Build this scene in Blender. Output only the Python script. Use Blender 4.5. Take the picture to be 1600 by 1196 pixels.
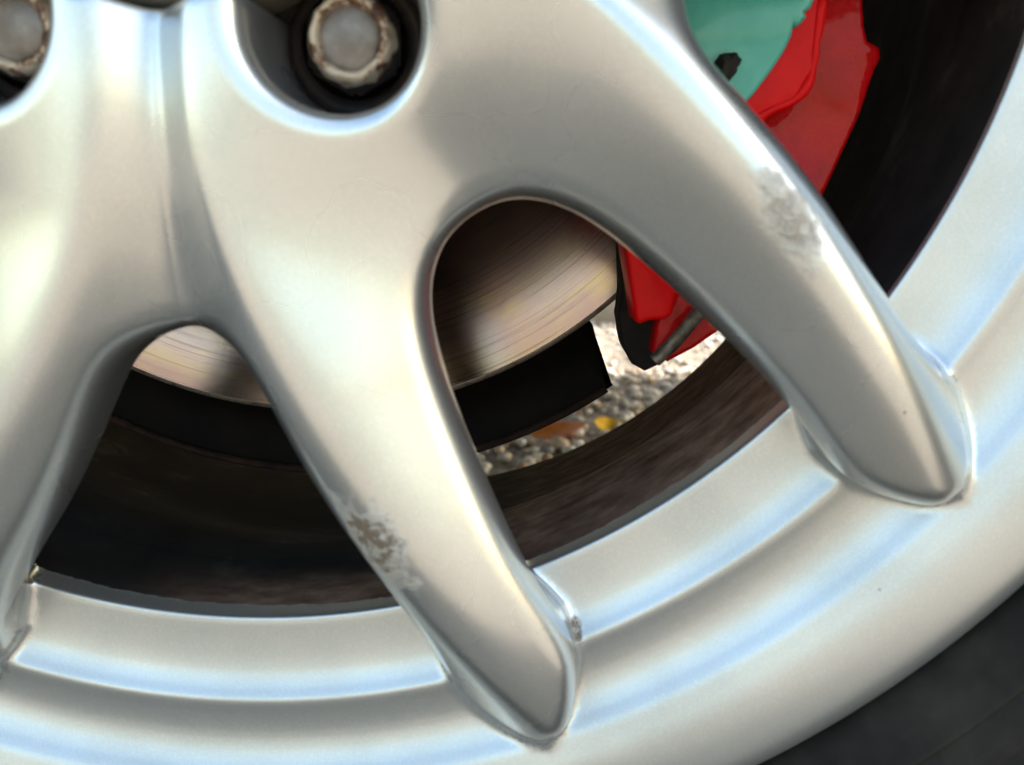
import bpy, bmesh, math, random
import numpy as np
from mathutils import Vector, Matrix, noise as mnoise

for o in list(bpy.data.objects):
    bpy.data.objects.remove(o, do_unlink=True)
sc = bpy.context.scene
COL = sc.collection
R = math.radians
HUB = 0.316                      # hub centre above the ground (m)

# ------------------------------------------------------------------ camera
cd = bpy.data.cameras.new('camera')
cam = bpy.data.objects.new('camera', cd)
COL.objects.link(cam)
cam.location = (0.06675, -0.16375, HUB - 0.08184)
cam.rotation_euler = (R(90 - 10.4), 0, R(1.515))
cd.sensor_width = 36
cd.lens = 29.25
cd.clip_start = 0.005
cd.clip_end = 500
cd.dof.use_dof = True
cd.dof.focus_distance = 0.27
cd.dof.aperture_fstop = 15
sc.camera = cam

# ------------------------------------------------------------------ sky, sun
SUN_EL, SUN_AZ = 33.0, 68.0      # azimuth from +Y towards +X: behind the car, to the right
w = bpy.data.worlds.new('World')
sc.world = w
w.use_nodes = True
wn = w.node_tree
sky = wn.nodes.new('ShaderNodeTexSky')
sky.sky_type = 'NISHITA'
sky.sun_disc = False
sky.sun_elevation = R(SUN_EL)
sky.sun_rotation = R(SUN_AZ)
sky.air_density = 1.7
sky.dust_density = 3.0
sky.ozone_density = 1.0
wn.links.new(sky.outputs[0], wn.nodes['Background'].inputs[0])
wn.nodes['Background'].inputs[1].default_value = 0.15
sl = bpy.data.lights.new('sun', 'SUN')
sl.energy = 5.0
sl.angle = R(0.5)
sl.color = (1.0, 0.95, 0.88)
sun = bpy.data.objects.new('sun', sl)
COL.objects.link(sun)
sd = Vector((math.sin(R(SUN_AZ)) * math.cos(R(SUN_EL)), math.cos(R(SUN_AZ)) * math.cos(R(SUN_EL)), math.sin(R(SUN_EL))))
sun.rotation_euler = sd.to_track_quat('Z', 'Y').to_euler()
vs = sc.view_settings
vs.view_transform = 'Standard'
vs.look = 'None'
vs.gamma = 1
vs.use_curve_mapping = False
vs.exposure = 1.74
sc.cycles.max_bounces = 6
sc.cycles.glossy_bounces = 4
sc.cycles.diffuse_bounces = 3


# ------------------------------------------------------------------ helpers
def tag(o, label=None, cat=None, group=None, kind=None):
    if label: o['label'] = label
    if cat: o['category'] = cat
    if group: o['group'] = group
    if kind: o['kind'] = kind
    return o


def empty(name, loc=(0, 0, 0)):
    o = bpy.data.objects.new(name, None)
    o.empty_display_size = 0.02
    COL.objects.link(o)
    o.location = loc
    return o


def link(name, me, mat=None, parent=None, loc=None, smooth=True):
    o = bpy.data.objects.new(name, me)
    COL.objects.link(o)
    if mat and not me.materials:
        me.materials.append(mat)
    if smooth:
        for p in me.polygons: p.use_smooth = True
    if parent: o.parent = parent
    if loc is not None: o.location = loc
    return o


def np_mesh(name, V, F, normals=None):
    me = bpy.data.meshes.new(name)
    me.from_pydata(V.tolist() if hasattr(V, 'tolist') else V, [], F.tolist() if hasattr(F, 'tolist') else F)
    me.update()
    if normals is not None:
        me.polygons.foreach_set('use_smooth', [True] * len(me.polygons))
        me.normals_split_custom_set_from_vertices(normals.tolist())
    return me


def lathe(name, prof, n=256, closed=False, a0=0.0, a1=360.0):
    """profile of (radius mm, y mm) turned about the Y axis"""
    full = abs(a1 - a0 - 360) < 1e-6
    m = n if full else n + 1
    ang = [R(a0 + (a1 - a0) * i / n) for i in range(m)]
    P = len(prof)
    V = [(r * math.sin(t) * .001, y * .001, -r * math.cos(t) * .001) for t in ang for (r, y) in prof]
    F = []
    for i in range(n):
        j = (i + 1) % m
        for k in range(P if closed else P - 1):
            l = (k + 1) % P
            F.append((i * P + k, i * P + l, j * P + l, j * P + k))
    if closed and not full:
        F.append(tuple(range(P)))
        F.append(tuple(range((m - 1) * P, m * P))[::-1])
    me = bpy.data.meshes.new(name)
    me.from_pydata(V, [], F)
    bm = bmesh.new(); bm.from_mesh(me)
    bmesh.ops.recalc_face_normals(bm, faces=bm.faces)
    bm.to_mesh(me); bm.free()
    return me


def catmull(pts, step=1.2):
    pts = np.array(pts, float)
    P = np.vstack([2 * pts[0] - pts[1], pts, 2 * pts[-1] - pts[-2]])
    out = []
    for i in range(1, len(P) - 2):
        p0, p1, p2, p3 = P[i - 1:i + 3]
        n = max(2, int(np.hypot(*(p2 - p1)) / step))
        for t in np.arange(n) / n:
            out.append(0.5 * (2 * p1 + (p2 - p0) * t + (2 * p0 - 5 * p1 + 4 * p2 - p3) * t * t + (3 * p1 - p0 - 3 * p2 + p3) * t ** 3))
    out.append(P[-2])
    return np.array(out)


def chaikin(pts, it=3, closed=True):
    P = np.array(pts, float)
    for _ in range(it):
        Q = np.roll(P, -1, 0)
        P = np.stack([.75 * P + .25 * Q, .25 * P + .75 * Q], 1).reshape(-1, 2)
    return P


# ------------------------------------------------------------------ materials
def newmat(name):
    m = bpy.data.materials.new(name)
    m.use_nodes = True
    return m, m.node_tree.nodes, m.node_tree.links, m.node_tree.nodes['Principled BSDF']


class NB:
    """tiny node builder"""
    def __init__(s, mat):
        s.n, s.l = mat.node_tree.nodes, mat.node_tree.links

    def _in(s, sock, v):
        if v is None: return
        if hasattr(v, 'is_output') or hasattr(v, 'node'): s.l.new(v, sock)
        else: sock.default_value = v

    def math(s, op, a, b=None, c=None, clamp=False):
        k = s.n.new('ShaderNodeMath'); k.operation = op; k.use_clamp = clamp
        for i, v in enumerate((a, b, c)): s._in(k.inputs[i], v)
        return k.outputs[0]

    def noise(s, vec, scale, detail=4, rough=.55, dist=0):
        k = s.n.new('ShaderNodeTexNoise')
        if vec is not None: s.l.new(vec, k.inputs['Vector'])
        k.inputs['Scale'].default_value = scale; k.inputs['Detail'].default_value = detail
        k.inputs['Roughness'].default_value = rough; k.inputs['Distortion'].default_value = dist
        return k.outputs['Fac']

    def vor(s, vec, scale):
        k = s.n.new('ShaderNodeTexVoronoi'); s.l.new(vec, k.inputs['Vector']); k.inputs['Scale'].default_value = scale
        return k

    def ramp(s, fac, stops):
        k = s.n.new('ShaderNodeValToRGB'); s.l.new(fac, k.inputs[0])
        e = k.color_ramp.elements
        while len(e) < len(stops): e.new(0.5)
        for x, (p, c) in zip(e, stops):
            x.position = p; x.color = c if len(c) == 4 else (*c, 1)
        return k.outputs[0]

    def smooth(s, x, lo, hi):
        k = s.n.new('ShaderNodeMapRange'); k.interpolation_type = 'SMOOTHSTEP'
        s._in(k.inputs[0], x); k.inputs[1].default_value = lo; k.inputs[2].default_value = hi
        return k.outputs[0]

    def mix(s, f, a, b):
        k = s.n.new('ShaderNodeMix'); k.data_type = 'RGBA'
        s._in(k.inputs[0], f)
        for i, v in ((6, a), (7, b)):
            if isinstance(v, tuple): v = (*v, 1) if len(v) == 3 else v
            s._in(k.inputs[i], v)
        return k.outputs[2]

    def mixf(s, f, a, b):
        k = s.n.new('ShaderNodeMix'); k.data_type = 'FLOAT'
        for i, v in ((0, f), (2, a), (3, b)): s._in(k.inputs[i], v)
        return k.outputs[0]

    def pos(s):
        return s.n.new('ShaderNodeNewGeometry').outputs['Position']

    def obj(s):
        return s.n.new('ShaderNodeTexCoord').outputs['Object']

    def sep(s, v):
        k = s.n.new('ShaderNodeSeparateXYZ'); s.l.new(v, k.inputs[0]); return k.outputs

    def comb(s, x, y, z):
        k = s.n.new('ShaderNodeCombineXYZ')
        for i, v in enumerate((x, y, z)): s._in(k.inputs[i], v)
        return k.outputs[0]

    def mapt(s, v, loc, rot, scale):
        k = s.n.new('ShaderNodeMapping'); k.vector_type = 'TEXTURE'; s.l.new(v, k.inputs[0])
        k.inputs[1].default_value = loc; k.inputs[2].default_value = rot; k.inputs[3].default_value = scale
        return k.outputs[0]

    def length(s, v):
        k = s.n.new('ShaderNodeVectorMath'); k.operation = 'LENGTH'; s.l.new(v, k.inputs[0]); return k.outputs['Value']

    def bump(s, h, strength, dist, normal=None):
        k = s.n.new('ShaderNodeBump'); s.l.new(h, k.inputs['Height'])
        s._in(k.inputs['Strength'], strength); k.inputs['Distance'].default_value = dist
        if normal is not None: s.l.new(normal, k.inputs['Normal'])
        return k.outputs[0]


def polar(b):
    """(radius m, angle rad, y m) about the wheel axis, from world position"""
    x, y, z = b.sep(b.pos())
    z = b.math('SUBTRACT', z, HUB)
    r = b.math('SQRT', b.math('ADD', b.math('MULTIPLY', x, x), b.math('MULTIPLY', z, z)))
    a = b.math('ARCTAN2', x, b.math('MULTIPLY', z, -1.0))
    return r, a, y


def silver_mat(name, scuffs=(), dust=False):
    m, n, l, p = newmat(name)
    b = NB(m)
    P = b.pos()
    # flake grain and faint grime
    flake = b.noise(P, 2600, 0, .5)
    blot = b.noise(P, 30, 2, .6)
    base = b.mix(b.smooth(blot, .35, .75), (.57, .60, .61), (.51, .535, .535))
    base = b.mix(b.math('MULTIPLY', b.smooth(flake, .35, .8), .20), base, (.86, .87, .87))
    sp = b.vor(P, 130)
    speck = b.math('MULTIPLY', b.smooth(sp.outputs['Distance'], .06, .035), b.smooth(blot, .56, .62))
    base = b.mix(b.math('MULTIPLY', speck, .8), base, (.10, .085, .07))
    rough = b.mixf(b.smooth(blot, .3, .7), .26 + (.13 if dust else 0), .31 + (.14 if dust else 0))
    met, coat, nrm = .88, (.25 if dust else .85), None
    if scuffs:
        # kerb scuffs: bare, roughened metal
        mask = core = None
        wob = b.math('SUBTRACT', b.noise(P, 190, 4, .62), .5)
        for (c, ang, sz, kc) in scuffs:
            d = b.length(b.mapt(P, c, (0, ang, 0), sz))
            d = b.math('ADD', d, b.math('MULTIPLY', wob, 1.7))
            e = b.smooth(d, 1.1, .7)
            k = b.math('MULTIPLY', b.smooth(d, .85, .35), kc)
            mask = e if mask is None else b.math('MAXIMUM', mask, e)
            core = k if core is None else b.math('MAXIMUM', core, k)
        grit = b.noise(P, 480, 4, .68)
        core = b.math('MULTIPLY', core, b.smooth(grit, .40, .58), clamp=True)
        base = b.mix(b.math('MULTIPLY', mask, .8), base, (.45, .415, .36))
        base = b.mix(core, base, (.22, .17, .125))
        met = b.mixf(mask, .88, .3)
        rough = b.mixf(mask, rough, .52)
        coat = b.mixf(mask, coat, .08)
        gouge = b.noise(P, 210, 3, .6)
        nrm = b.bump(b.math('MULTIPLY', b.math('SUBTRACT', b.math('ADD', b.math('ADD', b.math('MULTIPLY', grit, .6), gouge), b.math('MULTIPLY', core, -.5)), .8), mask), .9, .0011)
    if dust:
        # brake dust baked on to the inside of the barrel
        r, a, y = polar(b)
        ta = b.comb(a, b.math('MULTIPLY', y, 9.0), 0.0)
        streak = b.noise(ta, 14, 5, .65)
        edge = b.math('ADD', b.math('MULTIPLY', b.math('SUBTRACT', b.noise(ta, 30, 5, .65), .5), .0032), b.math('MULTIPLY', b.math('SUBTRACT', b.noise(P, 18, 1), .5), .004))
        calm = b.smooth(a, R(56), R(46))
        dy = b.math('ADD', b.math('ADD', y, b.math('MULTIPLY', edge, b.math('ADD', calm, .15))), b.math('MULTIPLY', b.math('SUBTRACT', 1.0, calm), .0046))
        dirt = b.smooth(dy, .0268, .0276)
        brown = b.ramp(streak, [(.30, (.09, .054, .038)), (.5, (.185, .115, .082)), (.62, (.26, .17, .12)), (.8, (.38, .27, .20))])
        black = b.ramp(b.noise(P, 45, 4, .65), [(.3, (.018, .017, .0168)), (.6, (.030, .028, .027)), (.75, (.060, .055, .051))])
        side = b.smooth(a, R(8), R(24))
        front = b.math('MULTIPLY', b.smooth(dy, .052, .032), b.smooth(a, R(-14), R(2)))
        top = b.smooth(a, R(58), R(46))
        dcol = b.mix(b.math('MULTIPLY', b.math('MAXIMUM', side, front), top), black, brown)
        scr = b.noise(b.comb(b.math('MULTIPLY', a, 2.0), b.math('MULTIPLY', y, 160.0), 0.0), 6, 3, .6)
        dcol = b.mix(b.math('MULTIPLY', b.smooth(scr, .66, .78), .18), dcol, (.12, .10, .085))
        base = b.mix(dirt, base, dcol)
        clean = b.math('SUBTRACT', 1.0, dirt)
        met = b.math('MULTIPLY', met, clean)
        coat = b.math('MULTIPLY', coat, clean)
        rough = b.mixf(dirt, rough, 1.0)
        l.new(b.mixf(dirt, .5, .03), p.inputs['Specular IOR Level'])
    l.new(base, p.inputs['Base Color'])
    b._in(p.inputs['Metallic'], met); b._in(p.inputs['Roughness'], rough); b._in(p.inputs['Coat Weight'], coat)
    p.inputs['Coat Roughness'].default_value = .045
    if nrm is not None: l.new(nrm, p.inputs['Normal'])
    return m


def disc_mat():
    m, n, l, p = newmat('brushed_iron')
    b = NB(m)
    r, a, y = polar(b)
    rr = b.math('MULTIPLY', r, 1000.0)
    g = b.comb(rr, b.math('MULTIPLY', a, .15), 0.0)
    g1 = b.noise(g, 3.2, 5, .8)
    g2 = b.noise(b.comb(rr, b.math('MULTIPLY', a, .7), 2.0), 1.9, 4, .75)
    tint = b.noise(b.comb(b.math('MULTIPLY', rr, .05), b.math('MULTIPLY', a, 2.2), 5.0), 1.3, 3, .6)
    col = b.ramp(tint, [(.25, (.45, .34, .23)), (.45, (.51, .41, .32)), (.58, (.47, .35, .34)), (.72, (.56, .44, .27))])
    streak = b.smooth(g2, .55, .63)
    col = b.mix(b.math('MULTIPLY', streak, .5), col, (.10, .07, .05))
    col = b.mix(b.math('MULTIPLY', b.smooth(g1, .52, .75), .40), col, (.16, .115, .09))
    dots = b.vor(b.pos(), 420)
    dm = b.math('MULTIPLY', b.smooth(dots.outputs['Distance'], .13, .08), b.smooth(b.noise(b.pos(), 45, 2), .57, .66))
    col = b.mix(b.math('MULTIPLY', dm, .8), col, (.05, .03, .02))
    l.new(col, p.inputs['Base Color'])
    p.inputs['Metallic'].default_value = 1
    p.inputs['Roughness'].default_value = .19
    p.inputs['Anisotropic'].default_value = 1.0
    t = n.new('ShaderNodeTangent'); t.direction_type = 'RADIAL'; t.axis = 'Y'
    l.new(t.outputs[0], p.inputs['Tangent'])
    p.inputs['Anisotropic Rotation'].default_value = ANROT
    l.new(b.bump(b.math('ADD', g1, g2), .22, .00008), p.inputs['Normal'])
    return m


ANROT = 0.25


def simple_mat(name, c1, c2, scale, rough=.6, metallic=0.0, bump=0.0, bscale=None, bdist=.001, coat=0.0, spec=.5, lo=.35, hi=.7, coatr=.08):
    m, n, l, p = newmat(name)
    b = NB(m)
    P = b.obj()
    f = b.noise(P, scale, 5, .6)
    l.new(b.mix(b.smooth(f, lo, hi), c1, c2), p.inputs['Base Color'])
    p.inputs['Roughness'].default_value = rough
    p.inputs['Metallic'].default_value = metallic
    p.inputs['Coat Weight'].default_value = coat
    p.inputs['Coat Roughness'].default_value = coatr
    p.inputs['Specular IOR Level'].default_value = spec
    if bump:
        l.new(b.bump(b.noise(P, bscale or scale * 3, 5, .6), bump, bdist), p.inputs['Normal'])
    return m


SILVER = silver_mat('silver_paint')
SCUFFED = silver_mat('scuffed_silver_paint', [((.0356, -.007, HUB - .1432), R(60), (.0118, .03, .0054), 1.5), ((.1132, -.009, HUB - .0804), R(54), (.0098, .03, .0052), .55), ((.0772, .014, HUB - .1737), R(80), (.0034, .02, .0015), 1.2)])
RIMPAINT = silver_mat('rim_paint', [((.0772, .014, HUB - .1737), R(80), (.0030, .02, .0012), 1.2), ((-.0583, .020, HUB - .1795), R(-50), (.0036, .02, .0016), 1.0)], True)
DISC = disc_mat()
RUBBER = simple_mat('tyre_rubber', (.018, .0160, .0145), (.040, .035, .030), 30, .95, spec=.04, bump=.25, bscale=900, bdist=.0003)
RED = simple_mat('red_caliper_paint', (.78, .003, .005), (.64, .002, .004), 70, .5, bump=.4, bscale=170, bdist=.0010, coat=.10, coatr=.08, spec=.12)
REDCAST = simple_mat('red_cast_paint', (.68, .003, .005), (.52, .002, .004), 70, .5, bump=.8, bscale=230, bdist=.0018, coat=.32, coatr=.04, spec=.12)
TEAL = simple_mat('turquoise_paint', (.05, .42, .35), (.12, .54, .47), 45, .35, bump=.2, bscale=110, bdist=.001, coat=.6, spec=.35)
BLACK = simple_mat('black_grime_and_hole', (.010, .009, .009), (.022, .018, .016), 90, .75, bump=.5, bscale=260, bdist=.0012, spec=.25)
SHIELD = simple_mat('painted_shield_steel', (.0045, .004, .004), (.010, .007, .0055), 60, .7, bump=.2, bscale=200, bdist=.0006, spec=.12)
RUST = simple_mat('rusty_iron', (.040, .020, .013), (.012, .008, .007), 110, .85, bump=.6, bscale=300, bdist=.0008, spec=.25)
PIN = simple_mat('dull_pin_steel', (.09, .075, .060), (.26, .24, .19), 260, .5, metallic=.5, bump=.4, bscale=400, bdist=.0006)


def nut_mat():
    m, n, l, p = newmat('worn_nut_steel')
    b = NB(m); P = b.obj()
    f = b.noise(P, 240, 4, .62)
    col = b.ramp(f, [(.34, (.045, .020, .012)), (.43, (.17, .085, .045)), (.50, (.50, .40, .29)), (.8, (.60, .52, .41))])
    l.new(col, p.inputs['Base Color'])
    p.inputs['Roughness'].default_value = .5; p.inputs['Metallic'].default_value = .35
    l.new(b.bump(f, .5, .0006), p.inputs['Normal'])
    return m


NUT = nut_mat()
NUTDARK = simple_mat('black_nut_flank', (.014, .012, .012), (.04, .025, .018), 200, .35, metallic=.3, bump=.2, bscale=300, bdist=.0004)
NUTFACE = simple_mat('dull_nut_face', (.17, .145, .125), (.30, .265, .235), 120, .45, metallic=.4, bump=.15, bscale=300, bdist=.0004)
CAPM = simple_mat('champagne_cap', (.50, .46, .38), (.42, .38, .30), 60, .3, metallic=.7, coat=.5)


# ------------------------------------------------------------------ ground
def ground_mat():
    m, n, l, p = newmat('gravel_soil')
    b = NB(m); P = b.pos()
    f = b.noise(P, 7, 6, .65); g = b.noise(P, 85, 5, .7)
    col = b.ramp(f, [(.3, (.25, .21, .165)), (.55, (.35, .30, .24)), (.8, (.43, .375, .305))])
    v = b.vor(P, 95)
    col = b.mix(b.math('MULTIPLY', b.smooth(v.outputs['Distance'], .25, .65), .55), col, (.13, .10, .075))
    col = b.mix(b.math('MULTIPLY', b.smooth(g, .55, .75), .5), col, (.30, .27, .23))
    l.new(col, p.inputs['Base Color'])
    p.inputs['Roughness'].default_value = .95
    p.inputs['Specular IOR Level'].default_value = .15
    h = b.math('ADD', b.math('MULTIPLY', v.outputs['Distance'], -1.0), g)
    l.new(b.bump(h, .8, .006), p.inputs['Normal'])
    return m


GROUND = ground_mat()


def ground_height(x, y):
    return 0.006 * mnoise.noise((x * 5, y * 5, 0)) + 0.003 * mnoise.noise((x * 17, y * 17, 3))


def build_ground():
    xs = sorted(set([-150, -60, -20, -8, -4, -2, -1.2] + [round(-.8 + .03 * i, 3) for i in range(64)] + [1.6, 2.5, 5, 10, 25, 60, 150]))
    ys = sorted(set([-150, -60, -20, -8, -4, -2, -1, -.5, 0] + [round(.3 + .03 * i, 3) for i in range(64)] + [2.5, 3, 4, 6, 10, 25, 60, 150]))
    V = []; F = []
    for x in xs:
        for y in ys:
            inn = max(0, min(1, 4 * min(x + .8, 1.1 - x, y - .3, 2.1 - y)))
            V.append((x, y, inn * ground_height(x, y) - .004))
    ny = len(ys)
    for i in range(len(xs) - 1):
        for j in range(ny - 1):
            F.append((i * ny + j, (i + 1) * ny + j, (i + 1) * ny + j + 1, i * ny + j + 1))
    o = link('ground', np_mesh('ground', V, F), GROUND)
    tag(o, kind='structure')


build_ground()

# ------------------------------------------------------------------ the cast wheel (implicit surface, mm)
PI = math.pi
SEC = 72.0
V_EDGE = catmull([(100.6, -12.6), (97.0, -7), (95.8, 0), (97.0, 7), (100.6, 12.6), (106, 17.0), (112.5, 20.2), (120, 22.8), (129.5, 25.4), (143, 28.6), (157, 31.4), (168, 32.8), (178, 33.6), (186, 35.0), (192, 38.0), (198, 42.6), (202.6, 47.6), (205, 54.5), (212, 62), (250, 82)])
V_POLY = np.vstack([V_EDGE, [[250, -40], [110, -40]]])
def w_axis(u_, v_):
    t_ = R(36) - math.atan2(v_, u_); r_ = math.hypot(u_, v_)
    return (r_ * math.cos(t_), r_ * math.sin(t_))


W_EDGE = catmull([(103.5, -7), (101.5, 0), (103.5, 7), (107, 12), (112, 15.6), (119.5, 19.2), (130, 24.2), (141, 30.2), (150, 35.8), (159.5, 41.6), w_axis(165, 61.6), w_axis(175, 64.2), w_axis(183, 66.0), w_axis(190, 66.4), w_axis(197.5, 64.4), w_axis(202.6, 60), w_axis(205, 54.5), w_axis(210, 46), w_axis(250, 40)])
W_POLY = np.vstack([W_EDGE, [[260, -40], [115, -40]]])


def poly_sd(px, py, poly):
    """signed distance, negative inside"""
    d2 = np.full(px.shape, 1e12); ins = np.zeros(px.shape, bool)
    n = len(poly)
    for i in range(n):
        ax, ay = poly[i]; bx, by = poly[(i + 1) % n]
        ex, ey = bx - ax, by - ay
        wx, wy = px - ax, py - ay
        t = np.clip((wx * ex + wy * ey) / max(ex * ex + ey * ey, 1e-12), 0, 1)
        dx, dy = wx - t * ex, wy - t * ey
        np.minimum(d2, dx * dx + dy * dy, out=d2)
        if ay != by:
            c = ((ay <= py) & (by > py)) | ((by <= py) & (ay > py))
            ins ^= c & (px < ax + (py - ay) * ex / (by - ay))
    d = np.sqrt(d2)
    return np.where(ins, -d, d)


def smax(a, b, k):
    h = np.maximum(k - np.abs(a - b), 0) / k
    return np.maximum(a, b) + h * h * k * .25


def smin(a, b, k):
    return -smax(-a, -b, k)


def fit(pts, deg):
    x, y = zip(*pts)
    return np.polyfit(np.array(x) / 100., y, deg)


PC = fit([(43, 25.4), (56, 27.6), (70, 28.4), (84, 27.8), (98, 26.2), (120, 23.4), (145, 20.6), (165, 18.6), (185, 16.9), (203, 15.6), (214, 15.2)], 5)
PY = fit([(40, -13.5), (58, -14), (75, -13.8), (97, -12.8), (120, -11.5), (150, -8.8), (172, -5.0), (190, 0.0), (203, 5.0), (214, 9.5)], 5)
PSI = fit([(40, .10), (60, .20), (80, .38), (97, .58), (115, .74), (150, .80), (185, .70), (212, .5)], 4)
PW = fit([(38, 10), (46, 9), (58, 2.5), (70, -0.5), (84, 2.5), (101, 9), (115, 15)], 4)

RIM = chaikin([(173.5, 64), (173.5, 62), (173.5, 27), (173.5, 22.4), (173.6, 21.6), (174.2, 21.2), (178.5, 20.9), (183, 20.4), (187, 19.6), (190, 18.2), (191.9, 16.8), (192.9, 16.3), (194.2, 16.6), (197, 17.3), (201, 17.6), (205, 16.9), (208.6, 15.2), (210.8, 13.4), (212, 12.6), (214, 11.9), (219, 10.2), (226, 9.4), (233, 9.8), (237.6, 12.4), (238.2, 18), (227, 27), (214, 62), (214, 64)], 3)


def field2d(u, v):
    r = np.hypot(u, v); v = np.abs(v)
    a = np.degrees(np.arctan2(v, u))
    dV = poly_sd(u, v, V_POLY)
    b = np.radians(36 - a)
    dW = poly_sd(r * np.cos(b), r * np.sin(b), W_POLY)
    M = np.maximum(-dV, -dW)
    rc = np.clip(r, 38, 214) / 100
    aa = np.sqrt(a * a + 40.0)
    aa = 36 - np.sqrt((36 - aa) ** 2 + 9.0)
    c = np.radians(aa - np.polyval(PC, rc)) * r
    yc = np.polyval(PY, rc)
    si = np.polyval(PSI, rc); so = 1.25 + 0 * rc
    rt = np.clip((r - 80) / 38, 0, 1); rho = 2.6 + 3.9 * rt * rt * (3 - 2 * rt)
    ridge = yc + .5 * ((so - si) * c + (so + si) * (np.sqrt(c * c + rho * rho) - rho))
    wm = r * np.sin(b)
    web = np.polyval(PW, np.clip(r, 38, 118) / 100) + .004 * wm * wm
    F = smin(ridge, web, 4.0)
    t = np.clip((100 - r) / 25, 0, 1); t = t * t * (3 - 2 * t)
    B = 27 + 17 * t
    return M, F, B, r, np.hypot(u - 55.3, v)


def full(F2, y, u_r, rim2):
    M, F, B, r, wd = F2
    f = smax(M + .42 * np.maximum(y - 8, 0) * np.clip((184 - r) / 16, 0, 1), (F - y) * .85, 6.0)
    f = smax(f, y - B, 4.0)
    bore = 42.6 - r
    f = smax(f, bore, 2.5)
    well = np.maximum(wd - (15.3 - .05 * (y + 10)), y - 15)
    f = smax(f, -well, 5.5)
    return f, rim2


def sdf(u, v, y, r=None):
    F2 = field2d(u, v)
    rim = poly_sd(F2[3], y, RIM)
    f, rim = full(F2, y, None, rim)
    return smin(f, rim, 3.2)


def build_cast():
    dr, da, dy = 1.25, .4, 1.25
    rs = np.arange(40.0, 241.0, dr); as_ = np.radians(-36 + da * np.arange(180)); ys = np.arange(-24.0, 66.0, dy)
    nr, na, ny = len(rs), len(as_), len(ys)
    RR, AA = np.meshgrid(rs, as_, indexing='ij')
    F2 = field2d(RR * np.cos(AA), RR * np.sin(AA))
    ry, yy = np.meshgrid(rs, ys, indexing='ij')
    rim2 = poly_sd(ry, yy, RIM)
    F3 = [q[:, :, None] for q in F2]
    f, _ = full(F3, ys[None, None, :], None, None)
    rim3 = np.broadcast_to(rim2[:, None, :], f.shape)
    val = smin(f, rim3, 3.2)
    isrim = rim3 < f
    ins = val < 0
    W = lambda A: np.concatenate([A, A[:, :1]], 1)
    vw = W(val); iw = ins_w = W(ins)
    # cell vertices
    cnt = np.zeros((nr - 1, na, ny - 1), np.int16)
    acc = np.zeros((nr - 1, na, ny - 1, 3), np.float32)

    def corner(A, i, j, k):
        return A[i:nr - 1 + i, j:na + j, k:ny - 1 + k]
    E = []
    for ax in range(3):
        for p in (0, 1):
            for q in (0, 1):
                c0 = [0, 0, 0]; o = [x for x in range(3) if x != ax]
                c0[o[0]] = p; c0[o[1]] = q
                c1 = list(c0); c1[ax] = 1
                E.append((ax, tuple(c0), tuple(c1)))
    for ax, c0, c1 in E:
        a0 = corner(vw, *c0); a1 = corner(vw, *c1)
        x = (a0 < 0) != (a1 < 0)
        t = np.where(x, a0 / np.where(x, a0 - a1, 1), 0)
        cnt += x
        for d in range(3):
            acc[..., d] += np.where(x, c0[d] + (t if d == ax else 0), 0)
    has = cnt > 0
    idx = np.full(has.shape, -1, np.int64)
    I, J, K = np.nonzero(has)
    nv = len(I)
    idx[I, J, K] = np.arange(nv)
    off = acc[I, J, K] / cnt[I, J, K][:, None]
    r = rs[0] + dr * (I + off[:, 0]); a = as_[0] + R(da) * (J + off[:, 1]); y = ys[0] + dy * (K + off[:, 2])
    rimflag = corner(isrim if False else W(isrim), 0, 0, 0)[I, J, K]
    u, v = r * np.cos(a), r * np.sin(a)
    h = .05
    for it in range(3):
        f0 = sdf(u, v, y)
        gx = (sdf(u + h, v, y) - f0) / h; gz = (sdf(u, v + h, y) - f0) / h; gy = (sdf(u, v, y + h) - f0) / h
        g2 = gx * gx + gy * gy + gz * gz + 1e-6
        s = np.clip(f0 / g2, -.9, .9) * .9
        if it < 2:
            u = u - s * gx; v = v - s * gz; y = y - s * gy
    gl = np.sqrt(g2)
    N = np.stack([gx / gl, gz / gl, gy / gl], 1)   # u, v, y components
    # quads
    quads = []; qs = []

    def addq(c, flip, sh):
        q = np.stack(c, 1)
        q[flip] = q[flip][:, ::-1]
        h_ = np.stack(sh, 1)
        h_[flip] = h_[flip][:, ::-1]
        quads.append(q); qs.append(h_)
    # edges along r
    e = ins[:-1, :, 1:-1] != ins[1:, :, 1:-1]
    i, j, k = np.nonzero(e); k = k + 1
    jm = (j - 1) % na; s = np.where(j == 0, -1, 0); z = 0 * s
    addq([idx[i, jm, k - 1], idx[i, j, k - 1], idx[i, j, k], idx[i, jm, k]], ~ins[i, j, k], [s, z, z, s])
    # along a
    insn = np.roll(ins, -1, 1)
    e = ins[1:-1, :, 1:-1] != insn[1:-1, :, 1:-1]
    i, j, k = np.nonzero(e); i = i + 1; k = k + 1; z = 0 * i
    addq([idx[i - 1, j, k - 1], idx[i - 1, j, k], idx[i, j, k], idx[i, j, k - 1]], ~ins[i, j, k], [z, z, z, z])
    # along y
    e = ins[1:-1, :, :-1] != ins[1:-1, :, 1:]
    i, j, k = np.nonzero(e); i = i + 1
    jm = (j - 1) % na; s = np.where(j == 0, -1, 0); z = 0 * s
    addq([idx[i - 1, jm, k], idx[i, jm, k], idx[i, j, k], idx[i - 1, j, k]], ~ins[i, j, k], [s, s, z, z])
    Q = np.concatenate(quads); S = np.concatenate(qs)
    ok = (Q >= 0).all(1); Q = Q[ok]; S = S[ok]
    return u, v, y, N, Q, S, rimflag, np.hypot(u, v)


PHASE = 34.3       # angle of a bolt from straight down, towards +X


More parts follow.
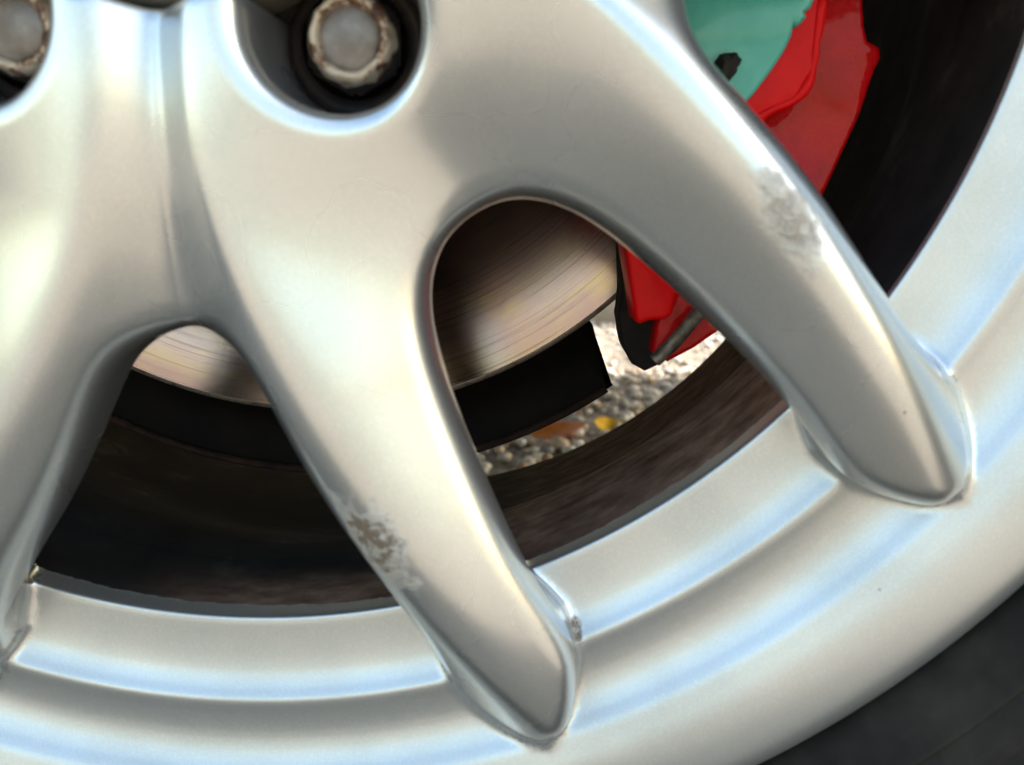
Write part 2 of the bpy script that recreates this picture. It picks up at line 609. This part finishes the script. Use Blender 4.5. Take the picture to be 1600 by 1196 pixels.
def sector_xyz(u, v, ang):
    """sector coordinates -> wheel x, z (mm): the lobe axis points at `ang` from straight down"""
    t = np.arctan2(v, u) + R(ang); r = np.hypot(u, v)
    return r * np.sin(t), -r * np.cos(t)


wheel = empty('alloy_wheel', (0, 0, HUB))
tag(wheel, 'large scuffed silver alloy wheel with paired spokes, filling the picture', 'wheel')

u, v, yv, NN, Q, S, RF, rv = build_cast()
nvv = len(u)


def sector_geo(k):
    ang = PHASE + SEC * k
    x, z = sector_xyz(u, v, ang)
    c, s = math.cos(R(ang)), math.sin(R(ang))
    # direction (nu, nv) -> polar frame: u axis -> (sin, -cos), v axis -> (cos, sin)
    nx = NN[:, 0] * s + NN[:, 1] * c
    nz = -NN[:, 0] * c + NN[:, 1] * s
    return np.stack([x, yv, z], 1) * .001, np.stack([nx, NN[:, 2], nz], 1)


def extract(V, Nn, faces):
    ids, inv = np.unique(faces, return_inverse=True)
    return V[ids], inv.reshape(faces.shape), Nn[ids]


fr = rv[Q].mean(1)
frim = RF[Q].mean(1) > .5
fv = v[Q].mean(1)
wrap = (S != 0).any(1)
is_rim = frim
is_hub = ~frim & ((fr < 96) | wrap)
is_sp = ~(is_rim | is_hub)
GV = []; GN = []
for k in range(5):
    a_, b_ = sector_geo(k); GV.append(a_); GN.append(b_)
AV = np.concatenate(GV); AN = np.concatenate(GN)
# outward check: flip the winding when it disagrees with the gradient
t0 = GV[0][Q[~wrap][:4000]]
fn = np.cross(t0[:, 1] - t0[:, 0], t0[:, 2] - t0[:, 0])
if (fn * GN[0][Q[~wrap][:4000]].mean(1)).sum() < 0:
    Q = Q[:, ::-1]; S = S[:, ::-1]


def global_faces(sel):
    out = []
    for k in range(5):
        out.append(Q[sel] + ((k + S[sel]) % 5) * nvv)
    return np.concatenate(out)


for nm, sel in (('rim', is_rim), ('hub', is_hub)):
    V_, F_, N_ = extract(AV, AN, global_faces(sel))
    link(nm, np_mesh(nm, V_, F_, N_), RIMPAINT if nm == 'rim' else SILVER, wheel)
for side in (-1, 1):
    sel = is_sp & (fv * side > 0)
    V_, F_, N_ = extract(GV[0], GN[0], Q[sel])
    first = link('spoke', np_mesh('spoke', V_, F_, N_), SILVER, wheel)
    first.material_slots[0].link = 'OBJECT'; first.material_slots[0].material = SCUFFED
    first['label'] = 'spoke with a rough brown kerb scuff on its crest' if side < 0 else 'spoke with a pale shallow scuff on its crest'
    for k in range(1, 5):
        c = first.copy(); c.material_slots[0].link = 'DATA'; del c['label']; COL.objects.link(c); c.parent = wheel
        c.rotation_euler = (0, R(-SEC * k), 0)

# barrel, tyre
link('barrel', lathe('barrel', [tuple(q) for q in catmull([(173.3, 54), (173.3, 64), (176, 80), (186, 108), (196, 134), (200, 160), (204, 205), (206, 228), (208, 238), (210, 242), (213, 245), (219, 247), (221, 243), (217, 240), (212, 228), (206, 150), (192, 100), (182, 54)], 4.0)], 320), RIMPAINT, wheel)
tyre_prof = [(230, 32), (236.8, 24), (238.6, 19), (240, 14), (243.5, 8.5), (248, 3.2), (249.2, 3.4), (250.4, 1.6), (255, -1.6), (256.2, -1.2), (257.4, -3.2), (260, -4.6), (264, -6.6), (265, -6.1), (266, -7.4), (274, -10.5), (285, -9), (288, -9.6), (290, -7.6), (300, 2), (308, 14), (313, 30), (315.4, 70), (316, 125), (315.4, 190), (312, 224), (296, 250), (272, 259), (244, 254), (228, 246), (218, 243)]
tp = [tyre_prof[0]] + [tuple(q) for q in [(q[0], q[1] - (.32 * math.sin(q[0] * 1.45) if 243 < q[0] < 284 and q[1] < 20 else 0)) for q in catmull(tyre_prof[1:-1], .8)]] + [tyre_prof[-1]]
tyre = link('tyre', lathe('tyre', tp, 320), RUBBER, wheel)
# small moulded marks on the sidewall
bmk = bmesh.new()
bmesh.ops.create_cube(bmk, size=1, matrix=Matrix.Diagonal((.0030, .0016, .0012, 1)))
bmesh.ops.bevel(bmk, geom=bmk.edges[:], offset=.0004, segments=2, affect='EDGES')
mme = bpy.data.meshes.new('sidewall_mark'); bmk.to_mesh(mme); bmk.free()
for k, (ang, rr_, yy_) in enumerate(((38.5, .2625, -.0078), (40.2, .2625, -.0078), (36.0, .268, -.0098), (42.5, .256, -.0046), (33.5, .2625, -.0078))):
    mo = link('sidewall_mark', mme, RUBBER, tyre)
    mo.matrix_local = Matrix.Rotation(-R(ang), 4, 'Y') @ Matrix.Translation((0, yy_, -rr_))

# centre cap
cap = link('centre_cap', lathe('centre_cap', [(0.001, -13), (14, -12.6), (27, -11.2), (36, -9.2), (39.5, -7.6), (41.0, -5), (41.4, 0), (41.4, 20)], 96), CAPM, wheel)
link('hub_bore', lathe('hub_bore', [(0.001, 14), (43.5, 14), (43.5, 40)], 64), BLACK, wheel)


# wheel nuts
def make_nut(parent, ang):
    x, z = sector_xyz(np.array([55.3]), np.array([0.0]), ang)
    loc = Vector((float(x[0]) * .001, 0, float(z[0]) * .001))
    return loc


flank = lathe('nut_flank', [(0.001, 14.8), (14.4, 14.8), (14.4, 12.5), (12.4, 11.2), (10.9, 10.6), (10.7, 9.4)], 40)
# six sided body
bmn = bmesh.new()
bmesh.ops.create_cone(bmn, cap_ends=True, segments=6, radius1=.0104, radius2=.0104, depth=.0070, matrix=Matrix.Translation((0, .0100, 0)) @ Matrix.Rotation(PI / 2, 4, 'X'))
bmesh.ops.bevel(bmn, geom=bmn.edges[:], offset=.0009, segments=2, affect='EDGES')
hexme = bpy.data.meshes.new('nut_hex'); bmn.to_mesh(hexme); bmn.free()
rim_ring = lathe('nut_rim', [(8.6, 7.0), (8.2, 4.6), (7.8, 3.4), (7.2, 2.8), (6.5, 2.9), (6.0, 3.5), (5.8, 4.6)], 64)
for vtx in rim_ring.vertices:      # a worn, uneven edge
    q = vtx.co
    k = mnoise.noise(q * 420) * .0005
    vtx.co = q * (1 + k / .008) + Vector((0, mnoise.noise(q * 300 + Vector((3, 1, 2))) * .0003, 0))
face_me = lathe('nut_face', [(0.001, 3.2), (2.2, 3.3), (4.2, 3.6), (5.5, 4.0), (6.1, 4.6)], 48)
for k in range(5):
    loc = make_nut(wheel, PHASE + SEC * k)
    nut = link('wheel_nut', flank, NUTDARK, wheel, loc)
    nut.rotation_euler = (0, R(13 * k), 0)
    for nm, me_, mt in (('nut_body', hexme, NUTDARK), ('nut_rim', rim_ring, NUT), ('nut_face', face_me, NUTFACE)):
        link(nm, me_, mt, nut)

# ------------------------------------------------------------------ brake disc
disc = empty('brake_disc', (0, 0, HUB))
tag(disc, 'worn brake disc with bronze scored face seen between the silver spokes', 'brake disc')
link('friction_face', lathe('friction_face', [(84, 88), (84.5, 86), (135.5, 86)], 360), DISC, disc)
EDGE = simple_mat('bright_disc_edge', (.85, .78, .70), (.55, .42, .33), 300, .5, metallic=1, bump=.2, bscale=700, bdist=.0003, lo=.5, hi=.68)
link('edge_bevel', lathe('edge_bevel', [(135.5, 86), (136.7, 86.4), (137.2, 87.6)], 360), EDGE, disc)
link('disc_rim', lathe('disc_rim', [(137.2, 87.6), (137.1, 94), (133, 95), (133, 101), (137, 102), (137, 110), (84, 110), (84, 104)], 360), RUST, disc)
link('disc_hat', lathe('disc_hat', [(30, 46), (72, 46), (74.5, 48), (75.5, 80), (77, 85), (84, 88)], 200), RUST, disc)

# dust shield behind the disc (ends before the caliper)
shield = empty('dust_shield', (0, 0, HUB))
tag(shield, 'black sheet steel dust shield behind and below the brake disc', 'shield')
link('shield_plate', lathe('shield_plate', [(40, 112), (142, 112), (145, 109), (159.4, 100.6), (160.4, 101.2), (160.0, 102.6), (146, 111), (143, 114), (40, 114)], 260, closed=True, a0=-262, a1=36.3), SHIELD, shield)
for vtx in shield.children[0].data.vertices:      # the end is cut at a slant
    x_, z_ = vtx.co.x, vtx.co.z
    t_ = math.degrees(math.atan2(x_, -z_))
    if abs(t_ - 36.3) < .05:
        r_ = math.hypot(x_, z_); t_ = R(37.4 - (r_ * 1000 - 142) * .18 if r_ > .142 else 37.4)
        vtx.co.x = r_ * math.sin(t_); vtx.co.z = -r_ * math.cos(t_)
link('shield_lip', lathe('shield_lip', [(158.6, 99.8), (160.6, 99.0), (161.2, 99.8), (160.6, 101.0)], 260, closed=True, a0=-262, a1=34.3), RUST, shield)


# ------------------------------------------------------------------ caliper
def prism(name, pts, y0, y1, mat, parent, bev=1.5, seg=3, slope=None, dome=0.0, rough=0.0, lowcut=0):
    """outline in wheel x,z (mm), front at y0, back at y1; slope(x, z) tilts the front face"""
    bm = bmesh.new()
    P = pts
    fvs = [bm.verts.new((x * .001, (y0 + (slope(x, z) if slope else 0)) * .001, z * .001)) for x, z in P]
    bvs = [bm.verts.new((x * .001, y1 * .001, z * .001)) for x, z in P]
    n = len(P)
    ff = bm.faces.new(fvs)
    bm.faces.new(bvs[::-1])
    for i in range(n):
        bm.faces.new((fvs[i], bvs[i], bvs[(i + 1) % n], fvs[(i + 1) % n]))
    bmesh.ops.recalc_face_normals(bm, faces=bm.faces)
    if bev:
        ed = [e for e in ff.edges]
        bmesh.ops.bevel(bm, geom=ed, offset=bev * .001, segments=seg, affect='EDGES', profile=.5)
    bmesh.ops.triangulate(bm, faces=[f for f in bm.faces if len(f.verts) > 4])
    if rough or dome:
        for _ in range(3):
            long_ = [e for e in bm.edges if e.calc_length() > .0028]
            if long_: bmesh.ops.subdivide_edges(bm, edges=long_, cuts=1)
        bmesh.ops.triangulate(bm, faces=bm.faces)
        cx = sum(p[0] for p in P) / n * .001; cz = sum(p[1] for p in P) / n * .001
        for q in bm.verts:
            if dome:
                d2 = ((q.co.x - cx) ** 2 + (q.co.z - cz) ** 2) / (.022 ** 2)
                q.co.y -= dome * .001 * max(0, 1 - d2)
            if rough:
                nn = mnoise.noise(q.co * 160) * .6 + mnoise.noise(q.co * 420) * .4
                q.co += q.normal * nn * rough * .001
    me = bpy.data.meshes.new(name)
    bm.to_mesh(me); bm.free()
    o = link(name, me, mat, parent)
    me.set_sharp_from_angle(angle=R(50))
    return o


cal = empty('brake_caliper', (0, 0, HUB))
tag(cal, 'bright red painted brake caliper with a turquoise middle, behind the right spoke', 'brake caliper')
TEAL_P = [(131.6, -23.8), (131.5, -29.3), (130.6, -31.3), (129.3, -32.0), (129.9, -33.0), (128.8, -34.4), (127.5, -35.3), (127.0, -34.9), (126.6, -37.4), (125.1, -40.8), (122.4, -45.1), (118.9, -50.0), (114.6, -54.9), (107.2, -57.9), (97.8, -50.5), (95.8, -36.1), (99.7, -20.8), (106, 0), (118, 10), (127, 6)]
FRAME_P = [(135.7, -18.8), (135.6, -28.6), (135.1, -35.0), (134.4, -44.3), (132.5, -49.9), (129.0, -52.8), (123.8, -54.9), (115.6, -59.8), (104.8, -62.0), (93.8, -56.0), (91.7, -36.9), (94.1, -15.7), (100, 6), (115, 18), (131, 12)]
PLATE_P = [(145, 16), (147.8, -13.8), (149.4, -24.4), (150.2, -30.5), (151.4, -34.5), (154.6, -36.1), (155.2, -38.6), (153.8, -41.7), (150.7, -52.8), (143.6, -70.6), (136.4, -88.7), (126.8, -102.1), (116.8, -109.5), (110.9, -113.9), (104.0, -117.9), (99.5, -115.2), (100.9, -104.3), (108.1, -80.3), (112.6, -60.4), (116.5, -39.7), (120.6, -13.6), (118, 16)]
LOWER_P = [(90.0, -85.5), (91.5, -78.7), (100.4, -72.2), (112.3, -85.2), (106.9, -93.4), (104.2, -98.4), (103.3, -103.8), (101.5, -105.2), (97.3, -105.5), (94.9, -106.4), (93.6, -105.7)]
PAD_P = [(91.0, -83.7), (90.8, -89.0), (91.5, -98.9), (90.6, -105.7), (91.5, -110.8), (92.5, -115.4), (95.2, -119.9), (98.7, -121.7), (102.9, -119.8), (106.1, -116.9), (111.6, -107.1), (112.7, -89.0), (103.2, -74.9)]
prism('piston_housing', TEAL_P, 45.5, 60, TEAL, cal, 1.2, 3, dome=3.0)
prism('housing_frame', FRAME_P, 47, 82, RED, cal, 2.4, 4, rough=.12)
prism('bracket', PLATE_P, 62, 100, REDCAST, cal, 1.2, 3, slope=lambda x, z: .22 * max(0, 140 - x) * (1 if z > -75 else .4) + 0.06 * max(0, x - 146), rough=.22)
rp = [(136.0, 6), (134.4, -18.8), (134.3, -28.6), (133.8, -35.0), (133.1, -43.8), (131.4, -48.7), (128.4, -51.4), (123.3, -53.5), (115.2, -58.2), (104.8, -60.6)]
rc_ = bpy.data.curves.new('rib', 'CURVE'); rc_.dimensions = '3D'; rc_.bevel_depth = .0013; rc_.bevel_resolution = 5; rc_.use_fill_caps = True
rs2 = rc_.splines.new('POLY'); rq = catmull(rp, 1.0); rs2.points.add(len(rq) - 1)
for q, (x, z) in zip(rs2.points, rq): q.co = (x * .001, .0478, z * .001, 1)
tmp = bpy.data.objects.new('tmp', rc_); rme = bpy.data.meshes.new_from_object(tmp); bpy.data.objects.remove(tmp)
for q in rme.vertices: q.co += q.normal * mnoise.noise(q.co * 260) * .0005
link('frame_rib', rme, RED, cal)
prism('bracket_foot', LOWER_P, 56, 72, RED, cal, 1.6, 4)
prism('brake_pad', PAD_P, 73, 85.3, BLACK, cal, .8, 2, rough=.5)
# retaining pin at the foot
pc = bpy.data.curves.new('pad_pin', 'CURVE'); pc.dimensions = '3D'; pc.bevel_depth = .0019; pc.bevel_resolution = 4; pc.use_fill_caps = True
spl = pc.splines.new('POLY'); pp = [(99.2, -116.6), (101.5, -114.4), (103.5, -112.1), (107.6, -107.3), (111.6, -102.2), (118, -94)]
spl.points.add(len(pp) - 1)
for q, (x, z) in zip(spl.points, pp): q.co = (x * .001, .0585, z * .001, 1)
tmp = bpy.data.objects.new('tmp', pc)
pme = bpy.data.meshes.new_from_object(tmp)
bpy.data.objects.remove(tmp)
for q in pme.vertices: q.co += q.normal * mnoise.noise(q.co * 500) * .0004
link('pad_pin', pme, PIN, cal)
# black lump added in place of a dark hole beside the turquoise face
bmb = bmesh.new()
bmesh.ops.create_icosphere(bmb, subdivisions=4, radius=1)
for q in bmb.verts:
    k = 1 + .35 * mnoise.noise(q.co * 1.7) + .15 * mnoise.noise(q.co * 5)
    q.co = Vector((q.co.x * 3.4 * k + 1.2 * q.co.z * 0, q.co.y * 3.5 * k, q.co.z * 5.0 * k))
bmesh.ops.rotate(bmb, verts=bmb.verts, matrix=Matrix.Rotation(R(35), 3, 'Y'))
for q in bmb.verts: q.co = Vector((111.2, 42.4, -45.0)) * .001 + q.co * .00082
bme = bpy.data.meshes.new('dark_hole_lump'); bmb.to_mesh(bme); bmb.free()
link('dark_hole_lump', bme, BLACK, cal)

# ------------------------------------------------------------------ gravel, leaves, kerb
PEB = [simple_mat('pebble_' + n, c1, c2, 60, .9, bump=.3, bscale=200, bdist=.001, spec=.2) for n, c1, c2 in (
    ('grey', (.44, .40, .35), (.56, .52, .46)), ('tan', (.50, .39, .28), (.60, .48, .36)), ('pale', (.64, .60, .54), (.74, .70, .64)),
    ('brown', (.34, .23, .15), (.42, .30, .20)))]


def pebble_mesh(seed):
    bm = bmesh.new()
    bmesh.ops.create_icosphere(bm, subdivisions=2, radius=1)
    o = Vector((seed * 3.1, seed * 1.7, 0))
    for q in bm.verts:
        k = 1 + .30 * mnoise.noise(q.co * 1.1 + o) + .12 * mnoise.noise(q.co * 2.6 + o)
        q.co *= k
    me = bpy.data.meshes.new('pebble'); bm.to_mesh(me); bm.free()
    for p in me.polygons: p.use_smooth = True
    return me


rnd = random.Random(11)
pmesh = []
for s in range(8):
    for mt in PEB:
        me = pebble_mesh(s + 1); me.materials.append(mt); pmesh.append(me)
# strip of ground that shows under the disc, between shield and barrel
n_p = 0
while n_p < 290:
    y = rnd.uniform(.56, 1.25)
    x0 = .02 + (y - .62) * .38
    x = rnd.uniform(x0 - .10, x0 + .16 + .08 * (y - .5))
    s = rnd.choice((.003, .004, .0045, .005, .0065, .009)) * rnd.uniform(.8, 1.2)
    pk = rnd.randrange(len(pmesh))
    o = bpy.data.objects.new('pebble', pmesh[pk])
    COL.objects.link(o)
    o.location = (x, y, ground_height(x, y) + s * .18)
    o.scale = (s * rnd.uniform(.8, 1.3), s * rnd.uniform(.8, 1.3), s * rnd.uniform(.55, .8))
    o.rotation_euler = (rnd.uniform(-.3, .3), rnd.uniform(-.3, .3), rnd.uniform(0, 6.28))
    pc_ = ('grey', 'tan', 'pale', 'brown')[pk % 4]; ps_ = 'tiny' if s < .0047 else 'small' if s < .0075 else 'larger'
    tag(o, '%s %s loose pebble in the gravel seen beneath the brake disc' % (ps_, pc_), 'pebble', '%s %s pebbles beneath the brake disc' % (ps_, pc_))
    n_p += 1
# the rest of the gravel: one mesh
base = [np.array([q.co[:] for q in me.vertices]) for me in pmesh[::4]]
bf = np.array([p.vertices[:] for p in pmesh[0].polygons])
GVs, GFs, mi = [], [], []
cnt_v = 0
rs_ = np.random.RandomState(4)
for k in range(5200):
    y = rs_.uniform(.42, 2.0); x = rs_.uniform(-.55, .95)
    s = rs_.choice([.002, .003, .004, .005, .007])
    t = rs_.uniform(0, 6.28)
    B_ = base[k % 8] * np.array([rs_.uniform(.8, 1.3), rs_.uniform(.8, 1.3), .65]) * s
    B_ = B_ @ np.array([[math.cos(t), math.sin(t), 0], [-math.sin(t), math.cos(t), 0], [0, 0, 1]])
    GVs.append(B_ + np.array([x, y, ground_height(x, y) + s * .1])); GFs.append(bf + cnt_v); cnt_v += len(B_)
    mi += [(0, 2, 2, 1)[k % 4]] * len(bf)
gm = np_mesh('gravel', np.concatenate(GVs), np.concatenate(GFs))
for mt in PEB: gm.materials.append(mt)
gm.polygons.foreach_set('material_index', mi)
go = link('gravel', gm)
tag(go, 'fine tan and grey gravel scattered over the ground', 'gravel', kind='stuff')


def leaf(loc, rot, L, Wd, col1, col2, label, curl=.25):
    n, mm = 12, 6
    V, F = [], []
    for i in range(n + 1):
        t = i / n
        wdt = Wd * (math.sin(PI * t ** .85) ** .8 if 0 < t < 1 else .02)
        for j in range(mm + 1):
            q = j / mm * 2 - 1
            V.append((L * (t - .5), wdt * q * .5, curl * L * (.5 * (2 * t - 1) ** 2 + .12 * q * q * math.sin(3 * t)) + .05 * Wd * mnoise.noise((t * 4, q * 2, loc[0] * 9))))
    for i in range(n):
        for j in range(mm):
            a_ = i * (mm + 1) + j
            F.append((a_, a_ + 1, a_ + mm + 2, a_ + mm + 1))
    me = np_mesh('leaf', V, F)
    mt = simple_mat('leaf_' + str(len(bpy.data.materials)), col1, col2, 90, .6, bump=.2, bscale=220, bdist=.0006)
    o = link('fallen_leaf', me, mt)
    so = o.modifiers.new('thickness', 'SOLIDIFY'); so.thickness = .0004
    o.location = loc; o.rotation_euler = rot
    tag(o, label, 'leaf', 'fallen leaves on the gravel')
    return o


leaf((.094, .757, .009), (R(30), R(-8), R(-24)), .075, .032, (.85, .27, .04), (.70, .19, .03), 'long curled orange brown leaf lying on gravel under the disc')
leaf((.156, .792, .007), (R(32), R(6), R(10)), .040, .028, (.90, .55, .02), (.85, .45, .02), 'small bright yellow leaf on the gravel beside the barrel edge')
leaf((.128, .965, .007), (R(10), R(0), R(-15)), .045, .016, (.50, .22, .08), (.40, .16, .06), 'faded brown leaf on the gravel farther back than the orange one', .15)

# kerb far behind, its near face in shade
KERB = simple_mat('kerb_stone', (.30, .26, .21), (.40, .36, .30), 12, .9, bump=.4, bscale=70, bdist=.004, spec=.2)
bmk = bmesh.new()
bmesh.ops.create_cube(bmk, size=1, matrix=Matrix.Translation((.3, 2.03, .05)) @ Matrix.Diagonal((5.0, .14, .16, 1)))
bmesh.ops.bevel(bmk, geom=bmk.edges[:], offset=.012, segments=2, affect='EDGES')
kme = bpy.data.meshes.new('kerb'); bmk.to_mesh(kme); bmk.free()
ko = link('kerb', kme, KERB, smooth=False)
tag(ko, 'low tan stone kerb at the far edge of the bright gravel', 'kerb')

# ------------------------------------------------------------------ unseen car body, added and shaped to shade wheel and ground
CARP = simple_mat('car_paint', (.30, .31, .32), (.32, .33, .34), 5, .3, metallic=.6, coat=1)
UNDER = simple_mat('underbody_coating', (.012, .012, .013), (.02, .019, .018), 30, .85, spec=.2)
car = empty('shade_car_body', (0, 0, 0))
tag(car, 'unseen plain car body added above the wheel to shade it and the ground', 'car')


def side_profile(arch):
    CL = .32
    p = [(-3.35, CL + .08), (-3.3, .62), (-3.15, .86), (-2.6, .95), (-1.9, 1.42), (-.75, 1.46), (.05, 1.02), (.75, .92), (.90, .62), (.88, CL + .02)]
    q = []
    for cx in ((0.0, -2.6) if arch else ()):
        q += [(cx + .385 * math.cos(R(t)), HUB + .385 * math.sin(R(t))) for t in range(-8, 189, 8)]
    if not arch: q = [(.8, CL + .01), (-3.1, CL + .03)]
    return p + [(.45, CL)] * bool(arch) + q


def extr(name, P, y0, y1, mat):
    bm = bmesh.new()
    A = [bm.verts.new((x, y0, z)) for x, z in P]; B_ = [bm.verts.new((x, y1, z)) for x, z in P]
    n = len(P)
    bm.faces.new(A); bm.faces.new(B_[::-1])
    for i in range(n): bm.faces.new((A[i], B_[i], B_[(i + 1) % n], A[(i + 1) % n]))
    bmesh.ops.recalc_face_normals(bm, faces=bm.faces)
    me = bpy.data.meshes.new(name); bm.to_mesh(me); bm.free()
    return link(name, me, mat, car, smooth=False)


extr('side_panel', side_profile(True), -.030, .27, CARP)
extr('underbody', side_profile(False), .271, 1.12, UNDER)
extr('side_panel', side_profile(True), 1.121, 1.36, CARP)
